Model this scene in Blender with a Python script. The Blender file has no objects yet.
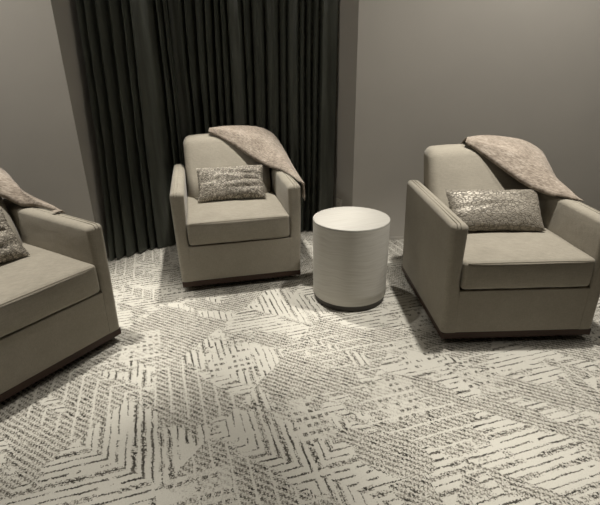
import bpy, bmesh, math, random
from mathutils import Vector, Matrix, noise as mnoise
R = math.radians
scene = bpy.context.scene
col = scene.collection

# ------------------------------------------------------------------ node helpers
class S:
    """a float socket with arithmetic, for writing node maths as expressions"""
    nt = None
    def __init__(s, k): s.k = k
    def __add__(a, b): return M('ADD', a, b)
    def __radd__(a, b): return M('ADD', b, a)
    def __sub__(a, b): return M('SUBTRACT', a, b)
    def __rsub__(a, b): return M('SUBTRACT', b, a)
    def __mul__(a, b): return M('MULTIPLY', a, b)
    def __rmul__(a, b): return M('MULTIPLY', b, a)
    def __truediv__(a, b): return M('DIVIDE', a, b)
    def __lt__(a, b): return M('LESS_THAN', a, b)
    def __gt__(a, b): return M('GREATER_THAN', a, b)

def plug(n, i, v):
    if isinstance(v, S): S.nt.links.new(v.k, n.inputs[i])
    elif isinstance(v, bpy.types.NodeSocket): S.nt.links.new(v, n.inputs[i])
    else: n.inputs[i].default_value = v

def M(op, a, b=None, c=None, clamp=False):
    n = S.nt.nodes.new('ShaderNodeMath'); n.operation = op; n.use_clamp = clamp
    plug(n, 0, a)
    if b is not None: plug(n, 1, b)
    if c is not None: plug(n, 2, c)
    return S(n.outputs[0])
def fl(a): return M('FLOOR', a)
def fr(a): return M('FRACT', a)
def mn(a, b): return M('MINIMUM', a, b)
def mx(a, b): return M('MAXIMUM', a, b)
def ab(a): return M('ABSOLUTE', a)
def lerp(a, b, t): return a + (b - a) * t if isinstance(a, S) or isinstance(b, S) else M('ADD', a, M('MULTIPLY', b - a, t))
def smooth(a, lo, hi):
    n = S.nt.nodes.new('ShaderNodeMapRange'); n.interpolation_type = 'SMOOTHSTEP'
    plug(n, 0, a); n.inputs[1].default_value = lo; n.inputs[2].default_value = hi
    return S(n.outputs[0])
def vec(a, b, c=0.0):
    n = S.nt.nodes.new('ShaderNodeCombineXYZ'); plug(n, 0, a); plug(n, 1, b); plug(n, 2, c)
    return n.outputs[0]
def nz(v, scale=1.0, detail=2.0, rough=.5):
    n = S.nt.nodes.new('ShaderNodeTexNoise'); plug(n, 'Vector', v)
    n.inputs['Scale'].default_value = scale; n.inputs['Detail'].default_value = detail; n.inputs['Roughness'].default_value = rough
    return S(n.outputs[0])
def white(v):
    n = S.nt.nodes.new('ShaderNodeTexWhiteNoise'); n.noise_dimensions = '3D'; plug(n, 0, v)
    return S(n.outputs[0])
def vor(v, scale, feature='F1', rnd=1.0):
    n = S.nt.nodes.new('ShaderNodeTexVoronoi'); n.feature = feature; plug(n, 'Vector', v)
    n.inputs['Scale'].default_value = scale; n.inputs['Randomness'].default_value = rnd
    return n
def coords(kind='Object'):
    t = S.nt.nodes.new('ShaderNodeTexCoord'); x = S.nt.nodes.new('ShaderNodeSeparateXYZ')
    S.nt.links.new(t.outputs[kind], x.inputs[0])
    return S(x.outputs[0]), S(x.outputs[1]), S(x.outputs[2]), t.outputs[kind]
def ramp(f, stops):
    n = S.nt.nodes.new('ShaderNodeValToRGB'); plug(n, 0, f)
    e = n.color_ramp.elements
    while len(e) < len(stops): e.new(.5)
    for k, (p, c) in enumerate(stops): e[k].position = p; e[k].color = (*c, 1)
    return n.outputs[0]
def mat(name, rough=.8, spec=.3):
    m = bpy.data.materials.new(name); m.use_nodes = True
    S.nt = m.node_tree; b = S.nt.nodes['Principled BSDF']
    b.inputs['Roughness'].default_value = rough; b.inputs['Specular IOR Level'].default_value = spec
    return m, b
def bump(b, h, strength=.3, dist=.002):
    n = S.nt.nodes.new('ShaderNodeBump'); n.inputs['Strength'].default_value = strength; n.inputs['Distance'].default_value = dist
    plug(n, 'Height', h); S.nt.links.new(n.outputs[0], b.inputs['Normal'])

# ------------------------------------------------------------------ materials
def m_paint(name, c):
    m, b = mat(name, .75, .25); x, y, z, v = coords()
    n = nz(v, 2.2, 3)
    plug(b, 'Base Color', ramp(n, [(.3, [k * .97 for k in c]), (.7, [k * 1.03 for k in c])]))
    bump(b, nz(v, 180, 2), .08, .001)
    return m

def m_fabric(name, c, k=.17):
    m, b = mat(name, .9, .15); x, y, z, v = coords()
    s = x + y
    w = nz(vec(s * 900, z * 60, 0), 1, 1) * .5 + nz(vec(s * 60, z * 900, y * 60), 1, 1) * .5     # woven slubs
    slub = nz(vec(s * 35, z * 330, y * 40), 1, 2) * .5 + nz(vec(s * 330, z * 35, y * 330), 1, 2) * .5
    big = nz(v, 9, 3)
    t = w * .35 + slub * .45 + big * .20
    plug(b, 'Base Color', ramp(t, [(.36, [q * (1 - k) for q in c]), (.64, [q * (1 + k) for q in c])]))
    b.inputs['Sheen Weight'].default_value = .12; b.inputs['Sheen Roughness'].default_value = .5
    bump(b, w * .4 + nz(v, 14, 3) * 2.5, .35, .003)
    return m

def m_plain(name, c, rough=.5, spec=.4, metal=0):
    m, b = mat(name, rough, spec); b.inputs['Base Color'].default_value = (*c, 1); b.inputs['Metallic'].default_value = metal
    return m

def m_wood_dark():
    m, b = mat('dark_walnut', .5, .3); x, y, z, v = coords()
    n = nz(vec(x * 3, y * 3, z * 120), 1, 4)
    plug(b, 'Base Color', ramp(n, [(.3, (.030, .0145, .009)), (.7, (.054, .027, .017))]))
    return m

def m_wood_white(name, top):
    m, b = mat(name, .5, .35); x, y, z, v = coords()
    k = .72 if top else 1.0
    if top:
        a = x * .94 + y * .34; c = y * .94 - x * .34
        n = nz(vec(a * 5, c * 90, 0), 1, 5, .6)
    else:
        ang = M('ARCTAN2', y, x)
        zz = z + nz(vec(ang * 1.2, z * 4, 3), 1, 2) * .06                    # cathedral waviness of the veneer
        n = nz(vec(ang * 1.1, zz * 110, 0), 1, 5, .6)
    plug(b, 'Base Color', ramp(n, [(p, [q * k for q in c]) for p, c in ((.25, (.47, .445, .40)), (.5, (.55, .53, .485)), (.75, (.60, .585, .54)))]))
    bump(b, n, .12, .001)
    return m

def m_curtain():
    m, b = mat('satin_curtain', .36, .9); x, y, z, v = coords()
    n = nz(vec(x * 40, y * 40, z * 3), 1, 3)
    plug(b, 'Base Color', ramp(n, [(.3, (.085, .089, .072)), (.7, (.135, .142, .116))]))
    b.inputs['Sheen Weight'].default_value = .55; b.inputs['Sheen Roughness'].default_value = .22; b.inputs['Sheen Tint'].default_value = (.62, .64, .54, 1)
    bump(b, nz(vec(x * 10, y * 10, z * 4), 1.2, 4) * 1.0 , .5, .012)
    return m

def m_throw():
    m, b = mat('brushed_throw', .9, .1); x, y, z, v = coords()
    a = x * .75 - y * .66; c = x * .66 + y * .75 + z * .3
    n = nz(vec(a * 45, c * 150, z * 60), 1, 4, .65)
    g = nz(v, 11, 3)
    plug(b, 'Base Color', ramp(n * .7 + g * .3, [(.32, (.135, .108, .085)), (.5, (.28, .235, .193)), (.68, (.47, .41, .35))]))
    b.inputs['Sheen Weight'].default_value = .2
    bump(b, n, .6, .004)
    return m

def m_crackle(name, stip):
    """metallic jacquard: pale cells between dark sunken lines"""
    m, b = mat(name, .55 if stip else .45, .4); x, y, z, v = coords()
    w = nz(v, 30, 2)
    p = vec(x * 1.0 + w * .012, z * 2.0 + w * .010, y * .0)
    e = S(vor(p, 46 if not stip else 72, 'DISTANCE_TO_EDGE').outputs['Distance'])
    cell = S(vor(p, 46 if not stip else 72).outputs['Color'])
    line = smooth(e, .02, .12)
    t = line * (.15 + cell * .95) * (.6 + nz(v, 260, 2) * .8) if stip else (.22 + line * .42) * (.65 + cell * .35) * (.6 + nz(v, 260, 2) * .8)
    plug(b, 'Base Color', ramp(t, [(.0, (.075, .064, .05)), (.35, (.20, .178, .145)), (.8, (.47, .43, .365))]))
    plug(b, 'Metallic', line * (.10 if stip else .22))
    bump(b, line * .7 + nz(v, 220, 2) * .5, .7, .004)
    return m

def m_carpet():
    m, b = mat('patterned_carpet', .95, .08); X, Y, Z, v = coords()
    ca, sa = math.cos(R(17)), math.sin(R(17))
    wob = nz(v, 14, 2) * .012
    u = X * ca + Y * sa + .11 + wob; w = Y * ca - X * sa + .04 + wob
    PITCH = .031; SQ = PITCH * 13 / math.sqrt(2)
    p = (u + w) * (.7071 / SQ); q = (w - u) * (.7071 / (SQ * 20 / 13))
    ip, iq = fl(p), fl(q)
    r1 = white(vec(ip, iq, 3.0)); r2 = white(vec(ip, iq, 11.0)); r3 = white(vec(ip, iq, 23.0))
    chk = M('MODULO', ab(ip + iq), 2.0)
    useB = chk * (r1 > .30)                               # the checker of two stripe directions, some flipped
    iu, iw = fl(u / .21), fl(w / .25)
    s1 = white(vec(iu, iw, 5.0)); s2 = white(vec(iu, iw, 17.0))
    stip = white(vec(fl(u / .0040), fl(w / .0040), 1.0))
    stip2 = nz(vec(u * 230, w * 230, 2), 1, 1)
    # tweed: diagonal twill of grey-brown and black loops
    d = (u + w) * .7071; e = (u - w) * .7071
    tw = fr(d / .0215); kd = fl(d / .0215)
    dash = nz(vec(e * 34, kd * 5.7, 3), 1, 1)
    twill = smooth(ab(tw - .5) * 2 + (dash - .5) * 1.2, .2, .95)
    black = smooth(nz(vec(e * 24, kd * 9.1, 8), 1, 1), .57, .66) * (stip > .25) * smooth(ab(tw - .5), .16, .26)
    fe = ab(fr(e / .0145 + kd * .37 + (stip2 - .5) * .5) - .5) * 2
    fleck = smooth(fe + (dash - .5) * .8, .30, .62) * smooth(ab(tw - .5) * 2, .25, .60)
    tweed = .10 + fleck * .33 + twill * .12 + (stip - .5) * .44 + (stip2 - .5) * .30 + black * .48
    # stripes
    t = lerp(w, u, useB) / PITCH; al = lerp(u, w, useB)
    k = fl(t); f = ab(fr(t) - .5) * 2                         # 0 on the line, 1 between
    dens = nz(vec(u * 3.2, w * 3.2, 4), 1, 2)
    rk = white(vec(k, ip, iq)); sk = white(vec(k + 7.0, iq, ip))
    lw = .09 + smooth(dens, .45, .62) * .12 + rk * .15
    brk = nz(vec(al * 15, k * 7.31, useB * 9), 1, 1)
    on = smooth(brk + (stip - .5) * .12, .41, .46)
    lineA = smooth(lw - f + (stip - .5) * .30 + (stip2 - .5) * .30, -.05, .14) * on
    shade = .25 + nz(vec(al * 30, k * 3.7, 31), 1, 1) * 1.0    # how dark each dash is
    lines = lineA * mn(shade, .92)
    band = (sk > .60) * smooth(.66 - f + (stip - .5) * .3, -.04, .08) * smooth(nz(vec(al * 7, k * 4.3, 51), 1, 1), .42, .48)
    lines = mx(lines, band * tweed)                           # stripes filled with tweed
    # ladder patches: pale bars across both ways leave short dark blocks
    GU, GW = PITCH * .95, PITCH * 1.25
    g1 = ab(fr(u / GU + nz(vec(u * 9, w * 9, 61), 1, 1) * .5) - .5) * 2; g2 = ab(fr(w / GW) - .5) * 2
    gi = white(vec(fl(u / GU), fl(w / GW), 41.0))
    grid = smooth(.60 - g1 + (stip - .5) * .5, -.05, .14) * smooth(.50 - g2 + (stip2 - .5) * .6, -.05, .14) * (gi > .40) * (.05 + stip * .75 + gi * .2)
    isG = (s1 > .86) * smooth(nz(vec(u * 8, w * 8, 71), 1, 1) + (stip - .5) * .1, .42, .45)
    pat = lerp(lines, grid, isG)
    z1 = nz(vec(d * 5.6, e * 2.4, 9), 1, 2); z2 = nz(vec(u * 11, w * 11, 14), 1, 1)
    isT = smooth(z1 + (r2 - .5) * .22 + (s2 - .5) * .10 + (z2 - .5) * .14 + (stip - .5) * .05, .466, .482)
    rib = ab(fr(lerp(u, w, useB) / (PITCH * 2)) - .5) * 2      # pale ribs running through the tweed
    tweed = tweed * lerp(1.0, smooth(rib + (stip - .5) * .2, .10, .26), (r3 > .40))
    pat = lerp(pat, mx(tweed, 0.0), isT * (1 - isG * .7))
    grain = (nz(vec(u * 240, w * 240, 0), 1, 1) - .5) * .34 + (stip - .5) * .10
    D = M('ADD', pat, grain, clamp=True)
    plug(b, 'Base Color', ramp(D, [(.0, (.56, .54, .485)), (.10, (.50, .48, .43)), (.42, (.225, .21, .18)), (.72, (.085, .079, .068)), (1.0, (.03, .028, .025))]))
    pile = nz(vec(u * 300, w * 300, 0), 1, 2)
    bump(b, pile - pat * .6, .55, .004)
    return m

FABRIC = m_fabric('linen_upholstery', (.300, .273, .225))
PIPING = m_fabric('linen_piping', (.275, .25, .203))
WALNUT = m_wood_dark()
BLACK = m_plain('black_metal', (.012, .011, .010), .5)
DRUM = m_wood_white('whitewashed_veneer', False); DRUMTOP = m_wood_white('whitewashed_veneer_top', True)
PLINTH = m_plain('bronze_plinth', (.06, .053, .045), .45, .4)
CURT = m_curtain()
THROW = m_throw()
CRACK = m_crackle('crackle_jacquard', False); STIP = m_crackle('pebbled_jacquard', True)
CARPET = m_carpet()
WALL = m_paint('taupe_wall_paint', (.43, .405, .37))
WALLREAR = m_paint('unseen_wall_paint', (.26, .245, .22))  # unseen walls, toned darker to cut the bounced light
CEIL = m_paint('ceiling_paint', (.55, .52, .47))
PLATE = m_plain('outlet_plate', (.50, .475, .43), .5)
SLOT = m_plain('outlet_slot', (.03, .03, .03), .6)

# ------------------------------------------------------------------ mesh helpers
def link(name, bm, m, parent=None, smooth_=True):
    me = bpy.data.meshes.new(name); bm.normal_update(); bm.to_mesh(me); bm.free()
    me.materials.append(m)
    if smooth_:
        for p in me.polygons: p.use_smooth = True
        me.set_sharp_from_angle(angle=R(50))
    o = bpy.data.objects.new(name, me); col.objects.link(o)
    if parent: o.parent = parent
    return o
def tag(o, label=None, cat=None, group=None, kind=None):
    for k, v in (('label', label), ('category', cat), ('group', group), ('kind', kind)):
        if v: o[k] = v
    return o
def empty(name, loc, rz=0):
    o = bpy.data.objects.new(name, None); col.objects.link(o)
    o.location = loc; o.rotation_euler = (0, 0, rz); o.empty_display_size = .1
    return o
def sharp_box(bm, lo, hi):
    r = bmesh.ops.create_cube(bm, size=1)
    for v in r['verts']:
        v.co = Vector([(lo[k] + hi[k]) / 2 + v.co[k] * (hi[k] - lo[k]) for k in range(3)])
def axis_samples(lo, hi, r, n):
    a = [lo + r * (1 - math.tan(R(45) * (1 - k / 4))) for k in range(5)]
    b = [hi - r * (1 - math.tan(R(45) * (1 - k / 4))) for k in range(5)][::-1]
    mid = [lo + r + (hi - lo - 2 * r) * k / n for k in range(1, n)]
    return a + mid + b
def soft_box(lo, hi, r, n=(6, 6, 6), deform=None):
    """a box with rounded edges and a subdivided skin, pushed about by deform(co, unit)"""
    bm = bmesh.new(); ax = [axis_samples(lo[k], hi[k], r, n[k]) for k in range(3)]
    key = {}
    def vert(p):
        kk = tuple(round(c, 6) for c in p)
        if kk not in key:
            q = Vector([min(max(p[k], lo[k] + r), hi[k] - r) for k in range(3)])
            d = Vector(p) - q
            co = q + d.normalized() * r if d.length > 1e-9 else q
            if deform:
                un = Vector([2 * (co[k] - lo[k]) / (hi[k] - lo[k]) - 1 for k in range(3)])
                co = Vector(deform(co, un))
            key[kk] = bm.verts.new(co)
        return key[kk]
    for k in range(3):
        a, c = (k + 1) % 3, (k + 2) % 3
        for side, val in ((0, lo[k]), (1, hi[k])):
            for i in range(len(ax[a]) - 1):
                for j in range(len(ax[c]) - 1):
                    q = []
                    for (di, dj) in ((0, 0), (1, 0), (1, 1), (0, 1)):
                        p = [0, 0, 0]; p[k] = val; p[a] = ax[a][i + di]; p[c] = ax[c][j + dj]; q.append(vert(p))
                    if not side: q.reverse()
                    try: bm.faces.new(q)
                    except ValueError: pass
    return bm
def tube(bm, pts, r, seg=8, closed=False):
    pts = [Vector(p) for p in pts]; n = len(pts); rings = []
    for i, p in enumerate(pts):
        a = pts[(i - 1) % n] if closed or i else p; c = pts[(i + 1) % n] if closed or i < n - 1 else p
        t = (c - a).normalized(); up = Vector((0, 0, 1)) if abs(t.z) < .9 else Vector((1, 0, 0))
        s = t.cross(up).normalized(); w = s.cross(t)
        rings.append([bm.verts.new(p + (s * math.cos(2 * math.pi * k / seg) + w * math.sin(2 * math.pi * k / seg)) * r) for k in range(seg)])
    for i in range(n if closed else n - 1):
        A, B = rings[i], rings[(i + 1) % n]
        for k in range(seg): bm.faces.new((A[k], A[(k + 1) % seg], B[(k + 1) % seg], B[k]))
    if not closed:
        bm.faces.new(rings[0][::-1]); bm.faces.new(rings[-1])
def lathe(profile, seg=96):
    bm = bmesh.new(); rings = []
    for r, z in profile:
        rings.append([bm.verts.new((r * math.cos(2 * math.pi * k / seg), r * math.sin(2 * math.pi * k / seg), z)) for k in range(seg)])
    for A, B in zip(rings, rings[1:]):
        for k in range(seg): bm.faces.new((A[k], A[(k + 1) % seg], B[(k + 1) % seg], B[k]))
    bm.faces.new(rings[0][::-1]); bm.faces.new(rings[-1])
    return bm

# ------------------------------------------------------------------ room
def prism_wall(name, pts, z0, z1, m, label=None):
    """a wall slab: pts is its plan outline"""
    bm = bmesh.new()
    lo = [bm.verts.new((x, y, z0)) for x, y in pts]; hi = [bm.verts.new((x, y, z1)) for x, y in pts]
    n = len(pts)
    for k in range(n): bm.faces.new((lo[k], lo[(k + 1) % n], hi[(k + 1) % n], hi[k]))
    bm.faces.new(lo[::-1]); bm.faces.new(hi)
    bmesh.ops.recalc_face_normals(bm, faces=bm.faces)
    o = link(name, bm, m, None, False); o['kind'] = 'structure'
    return o
H = 2.7
bm = bmesh.new(); sharp_box(bm, (-3.4, -3.0, -.05), (3.2, 4.2, 0)); tag(link('floor', bm, CARPET, None, False), kind='structure')
bm = bmesh.new(); sharp_box(bm, (-3.4, -3.0, H), (3.2, 4.2, H + .05)); tag(link('ceiling', bm, CEIL, None, False), kind='structure')
XL, YL = -1.425, 2.98          # outside corner left of the curtain recess
XR, YR = .412, 3.36           # outside corner right of it
prism_wall('wall_back_left', [(-3.4, YL), (XL, YL), (XL, 3.95), (XL - .12, 3.95), (XL - .12, YL + .12), (-3.4, YL + .12)], 0, H, WALL)
prism_wall('wall_back_right', [(XR, YR), (3.2, YR), (3.2, YR + .12), (XR + .10, YR + .12), (XR - .18, 3.95), (XR - .2975, 3.95)], 0, H, WALL)
prism_wall('wall_recess', [(XL - .1, 3.95), (XR + .1, 3.95), (XR + .1, 4.05), (XL - .1, 4.05)], 0, H, WALL)
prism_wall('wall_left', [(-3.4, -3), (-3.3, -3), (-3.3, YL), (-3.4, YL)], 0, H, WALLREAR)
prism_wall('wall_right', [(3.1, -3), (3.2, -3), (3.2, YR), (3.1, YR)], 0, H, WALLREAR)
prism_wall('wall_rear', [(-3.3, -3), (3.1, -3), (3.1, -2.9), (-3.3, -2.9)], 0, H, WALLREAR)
for name, x0, x1, y in (('baseboard_left', -3.3, XL, YL), ('baseboard_right', XR, 3.1, YR)):
    bm = bmesh.new(); sharp_box(bm, (x0, y - .008, .0), (x1, y, .022)); tag(link(name, bm, WALL, None, False), kind='structure')

# wall outlet on the right return of the recess
d = Vector((-.2975, .59)).normalized()
px, py = XR - .504 * .172, YR + .172
t = empty('wall_outlet', (px - .001, py, .235), math.atan2(d.y, d.x))
tag(t, 'small taupe wall outlet low beside the right edge of the dark curtain', 'outlet')
bm = soft_box((-.037, 0, -.058), (.037, .007, .058), .0025, (2, 2, 2)); link('cover_plate', bm, PLATE, t)
for z in (-.022, .022):
    bm = bmesh.new()
    for x in (-.007, .007): sharp_box(bm, (x - .0015, .0068, z - .006), (x + .0015, .0076, z + .006))
    link('socket', bm, SLOT, t, False)

# ------------------------------------------------------------------ curtain
def curtain(name, x_top, x_bot, base, ridges, flat, seed, label, amp=.105):
    """x_top / x_bot: span at top and floor; base(f, h) the hanging line; ridges: fractions of the width where the folds come forward"""
    rnd = random.Random(seed)
    bm = bmesh.new(); NR = 56; rows = []
    per = 14
    n = len(ridges)
    amps = [amp * rnd.uniform(.75, 1.25) for _ in range(n)]
    drift = [rnd.uniform(-.012, .012) for _ in range(n)]
    for j in range(NR + 1):
        h = j / NR; z = .008 + h * 2.66
        x0 = x_bot[0] + (x_top[0] - x_bot[0]) * h; x1 = x_bot[1] + (x_top[1] - x_bot[1]) * h
        row = []
        for i in range(n - 1):
            for k in range(per + (1 if i == n - 2 else 0)):
                g = k / per
                fa = ridges[i] + drift[i] * (1 - h); fb = ridges[i + 1] + drift[i + 1] * (1 - h)
                f = fa + (fb - fa) * g
                a = amps[i] + (amps[i + 1] - amps[i]) * g
                wdt = (fb - fa) * abs(x1 - x0)
                a = a * min(1.25, .5 + wdt / .13) if i not in flat else .014
                depth = a * (1 - math.cos(2 * math.pi * g)) * .5
                depth = a * (depth / a) ** .72
                om = math.sin(2 * math.pi * g) * wdt * (.15 if i not in flat else .02)
                x = x0 + (x1 - x0) * f + om
                y = base(f, h) + depth
                wr = mnoise.noise((x * 5 + seed, z * 1.3, seed * 1.7)) * .012 + mnoise.noise((x * 14 + seed + z * 2, z * 4.5, seed)) * .008
                flare = (1 - h) ** 3
                y += wr * (1 + 1.2 * flare)
                row.append(bm.verts.new((x + mnoise.noise((x * 4, z * 1.1, seed + 9)) * .010, y, z)))
        rows.append(row)
    for A, B in zip(rows, rows[1:]):
        for k in range(len(A) - 1): bm.faces.new((A[k], A[k + 1], B[k + 1], B[k]))
    bmesh.ops.solidify(bm, geom=bm.faces[:], thickness=.002)
    bmesh.ops.recalc_face_normals(bm, faces=bm.faces)
    o = link(name, bm, CURT)
    return tag(o, label, 'curtain', 'dark satin curtains in the recess')
RX = lambda px: -1.43 + (px - 78) * (1.735 / 263)          # where a ridge hangs across the recess
ridge_px = [74, 82, 91.7, 104.6, 116, 124, 139, 151, 158, 161]
ridge_px2 = [160, 169, 178, 185.6, 198.5, 206, 215, 221.6, 229, 238, 246, 256, 261, 267, 274, 284.6, 290, 298, 303, 310, 318, 326, 341]
flat_l = {5, 8}; flat_r = {1, 8, 11, 13, 16, 21}             # folds that open into a flat face instead of a deep gap
def base_l(f, h): return (3.23 + .20 * f) - (.25 - .20 * f) * (1 - h) ** 2
def base_r(f, h): return (3.49 + .07 * f) - .01 * (1 - h)
x0 = -1.370
def frac(L): return [(p - L[0]) / (L[-1] - L[0]) for p in L]
curtain('curtain', (x0, -.85), (-1.375, -.88), base_l, frac(ridge_px), flat_l, 3,
        'dark satin curtain panel left of the leading edge, its hem kicked forward on the carpet')
curtain('curtain', (-.915, .309), (-.95, .262), base_r, frac(ridge_px2), flat_r, 8,
        'wide dark satin curtain panel hanging behind the middle armchair and drum table')

# ------------------------------------------------------------------ armchair
W, D, HA, T0, T1, HS1, HS0, TA = .772, .83, .630, .035, .071, .449, .303, .069
HW = W / 2; HI = HW - TA
def tap(co): return (co[0] * (1 + .05 * (co[2] - .6)), co[1], co[2])
def bulge(un, a, b): return max(0, 1 - abs(un[a]) ** 2.4) * max(0, 1 - abs(un[b]) ** 2.4)
def make_chair():
    root = empty('armchair', (0, 0, 0))
    for s in (-1, 1):
        lo = (-HW if s < 0 else HI, 0, T1 - .03); hi = (-HI if s < 0 else HW, D, HA)
        inner = hi[0] if s < 0 else lo[0]; RA = .024
        def dfm(c, un):
            y = c[1]
            if c[2] < HS0 - .01 and abs(c[0] - inner) < RA - .001 and y < RA - .0005: y = 0     # runs flush into the front rail
            lean = -s * .013 * max(0, min(1, (c[2] - .36) / .26)) * max(0, 1 - abs(c[0] - inner) / .05)   # padded inside, thicker at the top
            return tap((c[0] + lean + .004 * un[0] * bulge(un, 1, 2), y, c[2] + .003 * bulge(un, 0, 1) * (un[2] > .9) + .011 * c[1] / D * max(0, un[2]))) if c[2] > T1 else tap((c[0], y, T1))
        a = link('armrest', soft_box(lo, hi, RA, (3, 14, 10), dfm), FABRIC, root)
        bm = bmesh.new()
        for x in ((lo[0] + hi[0]) / 2 - .008, (lo[0] + hi[0]) / 2 + .008):
            pts = [(x, RA - (RA + .0004) * math.cos(R(g)), HA - RA + (RA + .0006) * math.sin(R(g)) + .002 * g / 90) for g in (0, 20, 40, 60, 80)]
            pts += [(x, RA + .004 + (D - 2 * RA - .008) * k / 14, HA + .0026 + .011 * (RA + (D - 2 * RA) * k / 14) / D) for k in range(15)]
            tube(bm, [tap(p) for p in pts], .0026)
        link('piping', bm, PIPING, a)
    def dfr(c, un): return tap(c)
    link('front_rail', soft_box((-HI - .001, .0, T1 + .0), (HI + .001, .10, HS0 - .004), .004, (8, 3, 5), dfr), FABRIC, root)
    link('back_panel', soft_box((-HI - .001, .80, T1), (HI + .001, D, .56), .008, (6, 2, 6), lambda c, un: tap(c)), FABRIC, root)
    # seat cushion
    def dfs(c, un):
        b = bulge(un, 0, 1)
        z = c[2] + (.020 * b if un[2] > 0 else 0) * (abs(un[2]))
        y = c[1] - .012 * bulge(un, 0, 2) * (un[1] < -.5)
        wr = mnoise.noise((c[0] * 6, c[1] * 6, c[2] * 9)) * .003
        return tap((c[0], y + wr, z + wr))
    st = link('seat_cushion', soft_box((-HI + .004, -.004, HS0), (HI - .004, .66, HS1), .020, (12, 12, 5), dfs), FABRIC, root)
    bm = bmesh.new()
    for z, yy in ((HS1 - .006, .004),):
        pts = []
        for k in range(25):
            x = -HI + .022 + (2 * HI - .044) * k / 24; un = x / (HI - .004)
            pts.append((x, -.008 + yy - .006 * max(0, 1 - abs(un) ** 2.4), z + (.004 * max(0, 1 - abs(un) ** 2.4) if z > .4 else 0)))
        tube(bm, [tap(p) for p in pts], .0035)
    link('piping', bm, PIPING, st)
    # reclined back cushion that rises above the arms
    def dfb(c, un):
        y = c[1] - .030 * bulge(un, 0, 2) * (un[1] < 0) + .012 * bulge(un, 0, 2) * (un[1] > 0)
        z = c[2] + .014 * max(0, 1 - abs(un[0]) ** 3) * (un[2] > .3)
        wr = mnoise.noise((c[0] * 5 + 3, c[1] * 5, c[2] * 7)) * .004
        lum = .05 * math.exp(-((z - .50) / .12) ** 2) * (1 - abs(un[0]) ** 6 * .6) * max(0, -un[1])       # padded towards the sitter's back
        return (c[0], y + (z - .45) * .33 + wr - lum, z)
    bc = link('back_cushion', soft_box((-.299, .582, .33), (.299, .745, .835), .048, (12, 4, 12), dfb), FABRIC, root)
    # plinth and the swivel foot under it
    bm = soft_box((-HW + .002, .002, T0), (HW - .002, D - .002, T1), .003, (2, 2, 2), lambda c, un: tap(c))
    link('plinth', bm, WALNUT, root)
    link('swivel_base', lathe([(.30, 0), (.30, .02), (.24, .036)], 48), BLACK, root).location = (0, D / 2, 0)
    return root
def copy_tree(o, parent=None):
    c = o.copy(); col.objects.link(c)
    if parent: c.parent = parent
    for ch in list(o.children): copy_tree(ch, c)
    return c
chairs = {}
proto = make_chair()
for key, x, y, a, label in (
        ('mid', -.362, 2.5704, 12.4, 'grey-beige linen armchair standing in front of the dark curtain'),
        ('right', 1.0644, 1.893, 1.3, 'grey-beige linen armchair right of the white drum table, against the bare wall'),
        ('left', -1.117, 1.6646, 58.3, 'grey-beige linen armchair cut off by the left edge of the photo')):
    o = proto if key == 'mid' else copy_tree(proto)
    o.location = (x, y, 0); o.rotation_euler.z = R(a); chairs[key] = o
    tag(o, label, 'armchair', 'swivel armchairs round the drum table')
def world(key, p):
    o = chairs[key]; a = o.rotation_euler.z
    return Vector((o.location.x + math.cos(a) * p[0] - math.sin(a) * p[1], o.location.y + math.sin(a) * p[0] + math.cos(a) * p[1], p[2]))

# ------------------------------------------------------------------ lumbar pillows
def pillow(key, m, label, xc, y, lean, w, h, grooves, seed, rot=0, yaw=0):
    bm = bmesh.new(); NX, NZ = 44, 26; T = .062
    side = {}
    for s in (-1, 1):
        for i in range(NX + 1):
            for j in range(NZ + 1):
                a = -1 + 2 * i / NX; b = -1 + 2 * j / NZ
                edge = i in (0, NX) or j in (0, NZ)
                if edge and s == 1: side[s, i, j] = side[-1, i, j]; continue
                pin = 1 - .055 * (1 - a * a) * abs(b) ** 3; pinx = 1 - .05 * (1 - b * b) * abs(a) ** 3
                th = T * (max(0, 1 - abs(a) ** 2.6) * max(0, 1 - abs(b) ** 2.2)) ** .52
                x = a * w / 2 * pinx; z = b * h / 2 * pin
                for gz, gs, depth in grooves:                        # creases that run in from one side
                    along = 1 / (1 + math.exp(-(a * gs - .1) * 4))
                    zz = b - gz - .10 * math.sin(a * 2.2 + gz * 5)
                    th -= depth * along * math.exp(-(zz / .09) ** 2) * (1 - abs(a) ** 6 * .4) * (th / T)
                    z += .006 * along * math.tanh(zz / .12) * math.exp(-(zz / .3) ** 2)
                th *= 1 + .12 * mnoise.noise((a * 2 + seed, b * 2, s))
                x += .004 * mnoise.noise((a * 3, b * 5, seed)); z += .004 * mnoise.noise((a * 4, b * 3, seed + 5))
                side[s, i, j] = bm.verts.new((x, s * th, z))
    for s in (-1, 1):
        for i in range(NX):
            for j in range(NZ):
                q = [side[s, i, j], side[s, i + 1, j], side[s, i + 1, j + 1], side[s, i, j + 1]]
                if s > 0: q.reverse()
                bm.faces.new(q)
    o = link('lumbar_pillow', bm, m)
    base = chairs[key]
    zc = HS1 + .018 + h / 2 * math.cos(lean) + .004
    p = world(key, (xc, y + h / 2 * math.sin(lean), zc))
    o.location = p
    o.rotation_euler = (Matrix.Rotation(base.rotation_euler.z + yaw, 3, 'Z') @ Matrix.Rotation(-lean, 3, 'X') @ Matrix.Rotation(rot, 3, 'Y')).to_euler()
    return tag(o, label, 'pillow', 'metallic lumbar pillows on the armchairs')
pillow('mid', STIP, 'creased metallic lumbar pillow with pebbled weave on the middle armchair', -.004, .352, R(38), .455, .248,
       [(.35, 1, .022), (-.02, 1, .026), (-.34, 1, .02), (.1, -1, .012)], 2, rot=R(-.5), yaw=R(-3))
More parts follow.
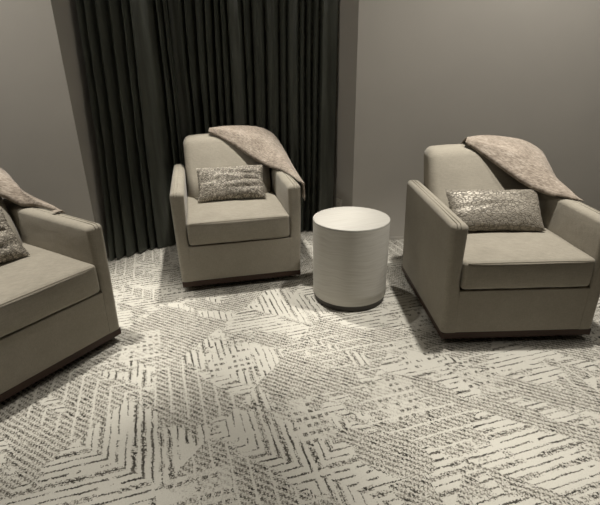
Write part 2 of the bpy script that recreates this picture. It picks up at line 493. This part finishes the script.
pillow('right', CRACK, 'smooth lumbar pillow with crackled metallic weave on the armchair by the bare wall', -.010, .332, R(40), .510, .245,
       [(.55, -1, .012), (.1, -1, .008), (.6, 1, .010)], 7, rot=R(1.0))
pillow('left', STIP, 'deeply creased metallic lumbar pillow cut off by the left edge of the photo', -.04, .335, R(36), .47, .268,
       [(.40, 1, .024), (-.05, 1, .028), (-.45, 1, .02)], 5)

# ------------------------------------------------------------------ throws
def spline(pts, t):
    """Catmull-Rom through pts, t in 0..1"""
    n = len(pts) - 1; k = min(int(t * n), n - 1); f = t * n - k
    P = [Vector(pts[max(0, min(n, k + q))]) for q in (-1, 0, 1, 2)]
    return .5 * ((2 * P[1]) + (P[2] - P[0]) * f + (2 * P[0] - 5 * P[1] + 4 * P[2] - P[3]) * f * f + (3 * P[1] - P[0] - 3 * P[2] + P[3]) * f ** 3)
def throw(key, front, ridge, label, seed, folds=(), fringe=None):
    """a folded blanket: rolled front edge, top surface up to the ridge, then the fall behind the back / outside the arm"""
    rings = []; NT, NR, NS, NB = 48, 9, 22, 8
    for i in range(NT + 1):
        t = i / NT; e = 1e-3
        F, G = spline(front, t), spline(ridge, t)
        T = (spline(front, min(1, t + e)) - spline(front, max(0, t - e)) + spline(ridge, min(1, t + e)) - spline(ridge, max(0, t - e))).normalized()
        taper = math.sin(math.pi * min(1, .12 + t * .5) ** .8) if t < .5 else 1 - .75 * (t - .5) / .5
        r = .019 * taper * (.45 + .55 * min(1, t / .08)) + .002
        ac = (G - F); wdt = ac.length; e1 = ac.normalized()
        e3 = e1.cross(T); e3 = e3 if e3.z > 0 else -e3
        e3 = (e3.normalized() + Vector((0, 0, .25))).normalized()
        C = F + e1 * r * .8 + e3 * r * .3
        ring = []
        for k in range(NR):
            th = R(-100 + 185 * k / (NR - 1))
            ring.append(C + (-e1 * math.cos(th) + e3 * math.sin(th)) * r)
        top = ring[-1]
        for k in range(1, NS + 1):
            q = k / NS
            P = top.lerp(G, q) + e3 * (math.sin(math.pi * q ** .8) * .13 * wdt)
            for c, wd, am in folds:
                P = P + e3 * am * math.exp(-((q - c - .22 * (t - .5)) / wd) ** 2) * math.sin(math.pi * min(1, t * 1.05)) * min(1, wdt / .12)
            P = P + e3 * mnoise.noise((t * 4 + seed, q * 2.4, seed)) * .010 * min(1, wdt / .08) * math.sin(math.pi * min(1, q * 1.1))
            ring.append(P)
        k1 = max(0, min(1, (t - .42) / .2)); k1 = k1 * k1 * (3 - 2 * k1)
        B = Vector((G.x + .0, max(G.y, .912), G.z - .12)).lerp(Vector((G.x + .012, G.y + .02 * (1 - t), G.z - .09 * (1 - t) - .012)), k1)
        for k in range(1, NB + 1):
            q = k / NB
            P = G.lerp(B, q) + (Vector((0, .12, .5)).lerp(Vector((.9, .1, .3)), k1)) * math.sin(math.pi * q) * .35 * (B - G).length * .6
            ring.append(P)
        for k, P in enumerate(ring):                                   # rest on the arm, never in it
            if P.x < .385 and P.x > .29 and P.y < .75:
                P.z = max(P.z, .6335 + .0265 * P.y + (.004 if k >= NR else 0))
        rings.append(ring)
    bm = bmesh.new(); vv = [[bm.verts.new(p) for p in ring] for ring in rings]
    for A, B in zip(vv, vv[1:]):
        for k in range(len(A) - 1): bm.faces.new((A[k], A[k + 1], B[k + 1], B[k]))
    bm.faces.new(vv[0][:NR][::-1])
    bmesh.ops.recalc_face_normals(bm, faces=bm.faces)
    bmesh.ops.solidify(bm, geom=bm.faces[:], thickness=.005)
    bmesh.ops.recalc_face_normals(bm, faces=bm.faces)
    o = link('throw_blanket', bm, THROW)
    o.location = chairs[key].location; o.rotation_euler = chairs[key].rotation_euler
    if fringe:
        fb = bmesh.new(); rnd = random.Random(4)
        for k in range(18):
            a = Vector(fringe[0]).lerp(Vector(fringe[1]), k / 17); L = rnd.uniform(.07, .115)
            tube(fb, [a, a + Vector((.008, -.004, -.010)), a + Vector((.012 + rnd.uniform(-.003, .004), rnd.uniform(-.008, .006), -L * .5)),
                      a + Vector((.010 + rnd.uniform(-.004, .006), rnd.uniform(-.012, .01), -L))], .0026, 5)
        f = link('fringe', fb, THROW, o)
    return tag(o, label, 'throw', 'folded throws over the armchairs')
throw('right',
      [(-.089, .735, .872), (-.005, .68, .815), (.077, .61, .754), (.149, .54, .701), (.208, .47, .667), (.273, .41, .645), (.323, .35, .645), (.363, .30, .642)],
      [(-.066, .775, .897), (.038, .79, .905), (.166, .795, .893), (.289, .795, .868), (.392, .775, .808), (.408, .69, .736), (.39, .57, .694), (.381, .42, .665), (.366, .29, .648)],
      'folded pinkish-beige throw over the back and arm of the armchair by the bare wall', 3, ((.30, .10, .012), (.62, .10, .008)))
throw('mid',
      [(-.116, .735, .871), (-.051, .71, .837), (.046, .66, .784), (.159, .59, .705), (.252, .52, .655), (.333, .36, .645), (.368, .20, .640), (.388, .04, .636)],
      [(-.105, .775, .893), (-.004, .79, .901), (.125, .79, .899), (.256, .79, .883), (.355, .775, .83), (.403, .69, .746), (.415, .50, .685), (.410, .22, .650), (.400, .01, .642)],
      'speckled pinkish-beige throw with fringe over the armchair before the curtain', 6, ((.34, .12, .008),),
      ((.392, .0, .640), (.398, .085, .642)))
throw('left',
      [(-.09, .735, .875), (.05, .68, .815), (.17, .65, .755), (.267, .62, .707), (.316, .55, .657), (.355, .49, .650), (.368, .40, .645), (.369, .29, .642)],
      [(-.07, .775, .90), (.10, .795, .90), (.28, .795, .868), (.36, .775, .825), (.379, .72, .781), (.379, .66, .724), (.382, .56, .690), (.390, .41, .660), (.366, .28, .648)],
      'pinkish-beige throw sliding onto the arm of the armchair at the left edge', 9, ((.30, .12, .010),))

# ------------------------------------------------------------------ drum table
TR, TH = .2175, .494
t = empty('drum_table', (.294, 2.4316, 0))
tag(t, 'round whitewashed wood drum side table between two armchairs', 'side table')
link('body', lathe([(TR - .004, .036), (TR, .040), (TR, .10), (TR, .25), (TR, .40), (TR, TH - .012)]), DRUM, t)
link('tabletop', lathe([(TR, TH - .012), (TR, TH - .003), (TR - .0009, TH - .0009), (TR - .003, TH), (TR * .5, TH), (.002, TH)]), DRUMTOP, t)
link('plinth', lathe([(TR - .012, 0), (TR - .012, .036)]), PLINTH, t)

# ------------------------------------------------------------------ lights: recessed ceiling spots, plus two added wall floods
def spot(loc, power, aim=None, size=105, blend=.5, radius=.045, c=(1, .957, .872)):
    l = bpy.data.lights.new('spot_or_added_flood', 'SPOT'); l.energy = power; l.spot_size = R(size); l.spot_blend = blend
    l.shadow_soft_size = radius; l.color = c
    o = bpy.data.objects.new('spot_or_added_flood', l); col.objects.link(o); o.location = loc
    dirv = (Vector(aim) - Vector(loc)) if aim else Vector((0, 0, -1))
    o.rotation_euler = dirv.to_track_quat('-Z', 'Y').to_euler()
    return o
for x, y, k, sz, sp, aim in ((1.0, 2.12, .95, 60, 16, None), (-.36, 2.95, 1.1, 50, 0, (-.40, 2.62, 0)), (-1.27, 1.97, .85, 40, 16, None)):       # each lamp: a beam and its weak spill
    spot((x, y, 2.66), 215 * k, aim, size=sz, blend=.6)
    if sp: spot((x, y, 2.66), sp, size=175, blend=.25)
for x, y in ((1.15, .75), (-.02, .90), (-1.25, .65)):
    spot((x, y, 2.66), 90, size=54, blend=.8)
for x, y, ax in ((1.75, 2.0, 1.65), (-2.5, 1.65, -2.35)):           # added unseen floods that brighten the back walls
    spot((x, y, 2.66), 60, (ax, 3.3, 1.1), size=118, blend=1.0)

w = bpy.data.worlds.new('room_air'); scene.world = w; w.use_nodes = True
w.node_tree.nodes['Background'].inputs[0].default_value = (1, .93, .84, 1); w.node_tree.nodes['Background'].inputs[1].default_value = .02

# ------------------------------------------------------------------ camera
cam = bpy.data.cameras.new('camera'); co = bpy.data.objects.new('camera', cam); col.objects.link(co); scene.camera = co
cam.sensor_fit = 'HORIZONTAL'; cam.sensor_width = 36; cam.lens = 450 / 600 * 36; cam.clip_start = .02
pitch, roll = R(22.5521), R(-.8708)
fwd = Vector((0, math.cos(pitch), -math.sin(pitch))); rt = Vector((1, 0, 0)); up = rt.cross(fwd)
Rv = rt * math.cos(roll) + up * math.sin(roll); Uv = -rt * math.sin(roll) + up * math.cos(roll)
co.matrix_world = Matrix(((Rv.x, Uv.x, -fwd.x, 0), (Rv.y, Uv.y, -fwd.y, 0), (Rv.z, Uv.z, -fwd.z, 1.2939), (0, 0, 0, 1)))

vs = scene.view_settings
vs.view_transform = 'Standard'; vs.look = 'None'; vs.gamma = 1; vs.use_curve_mapping = False; vs.exposure = .22
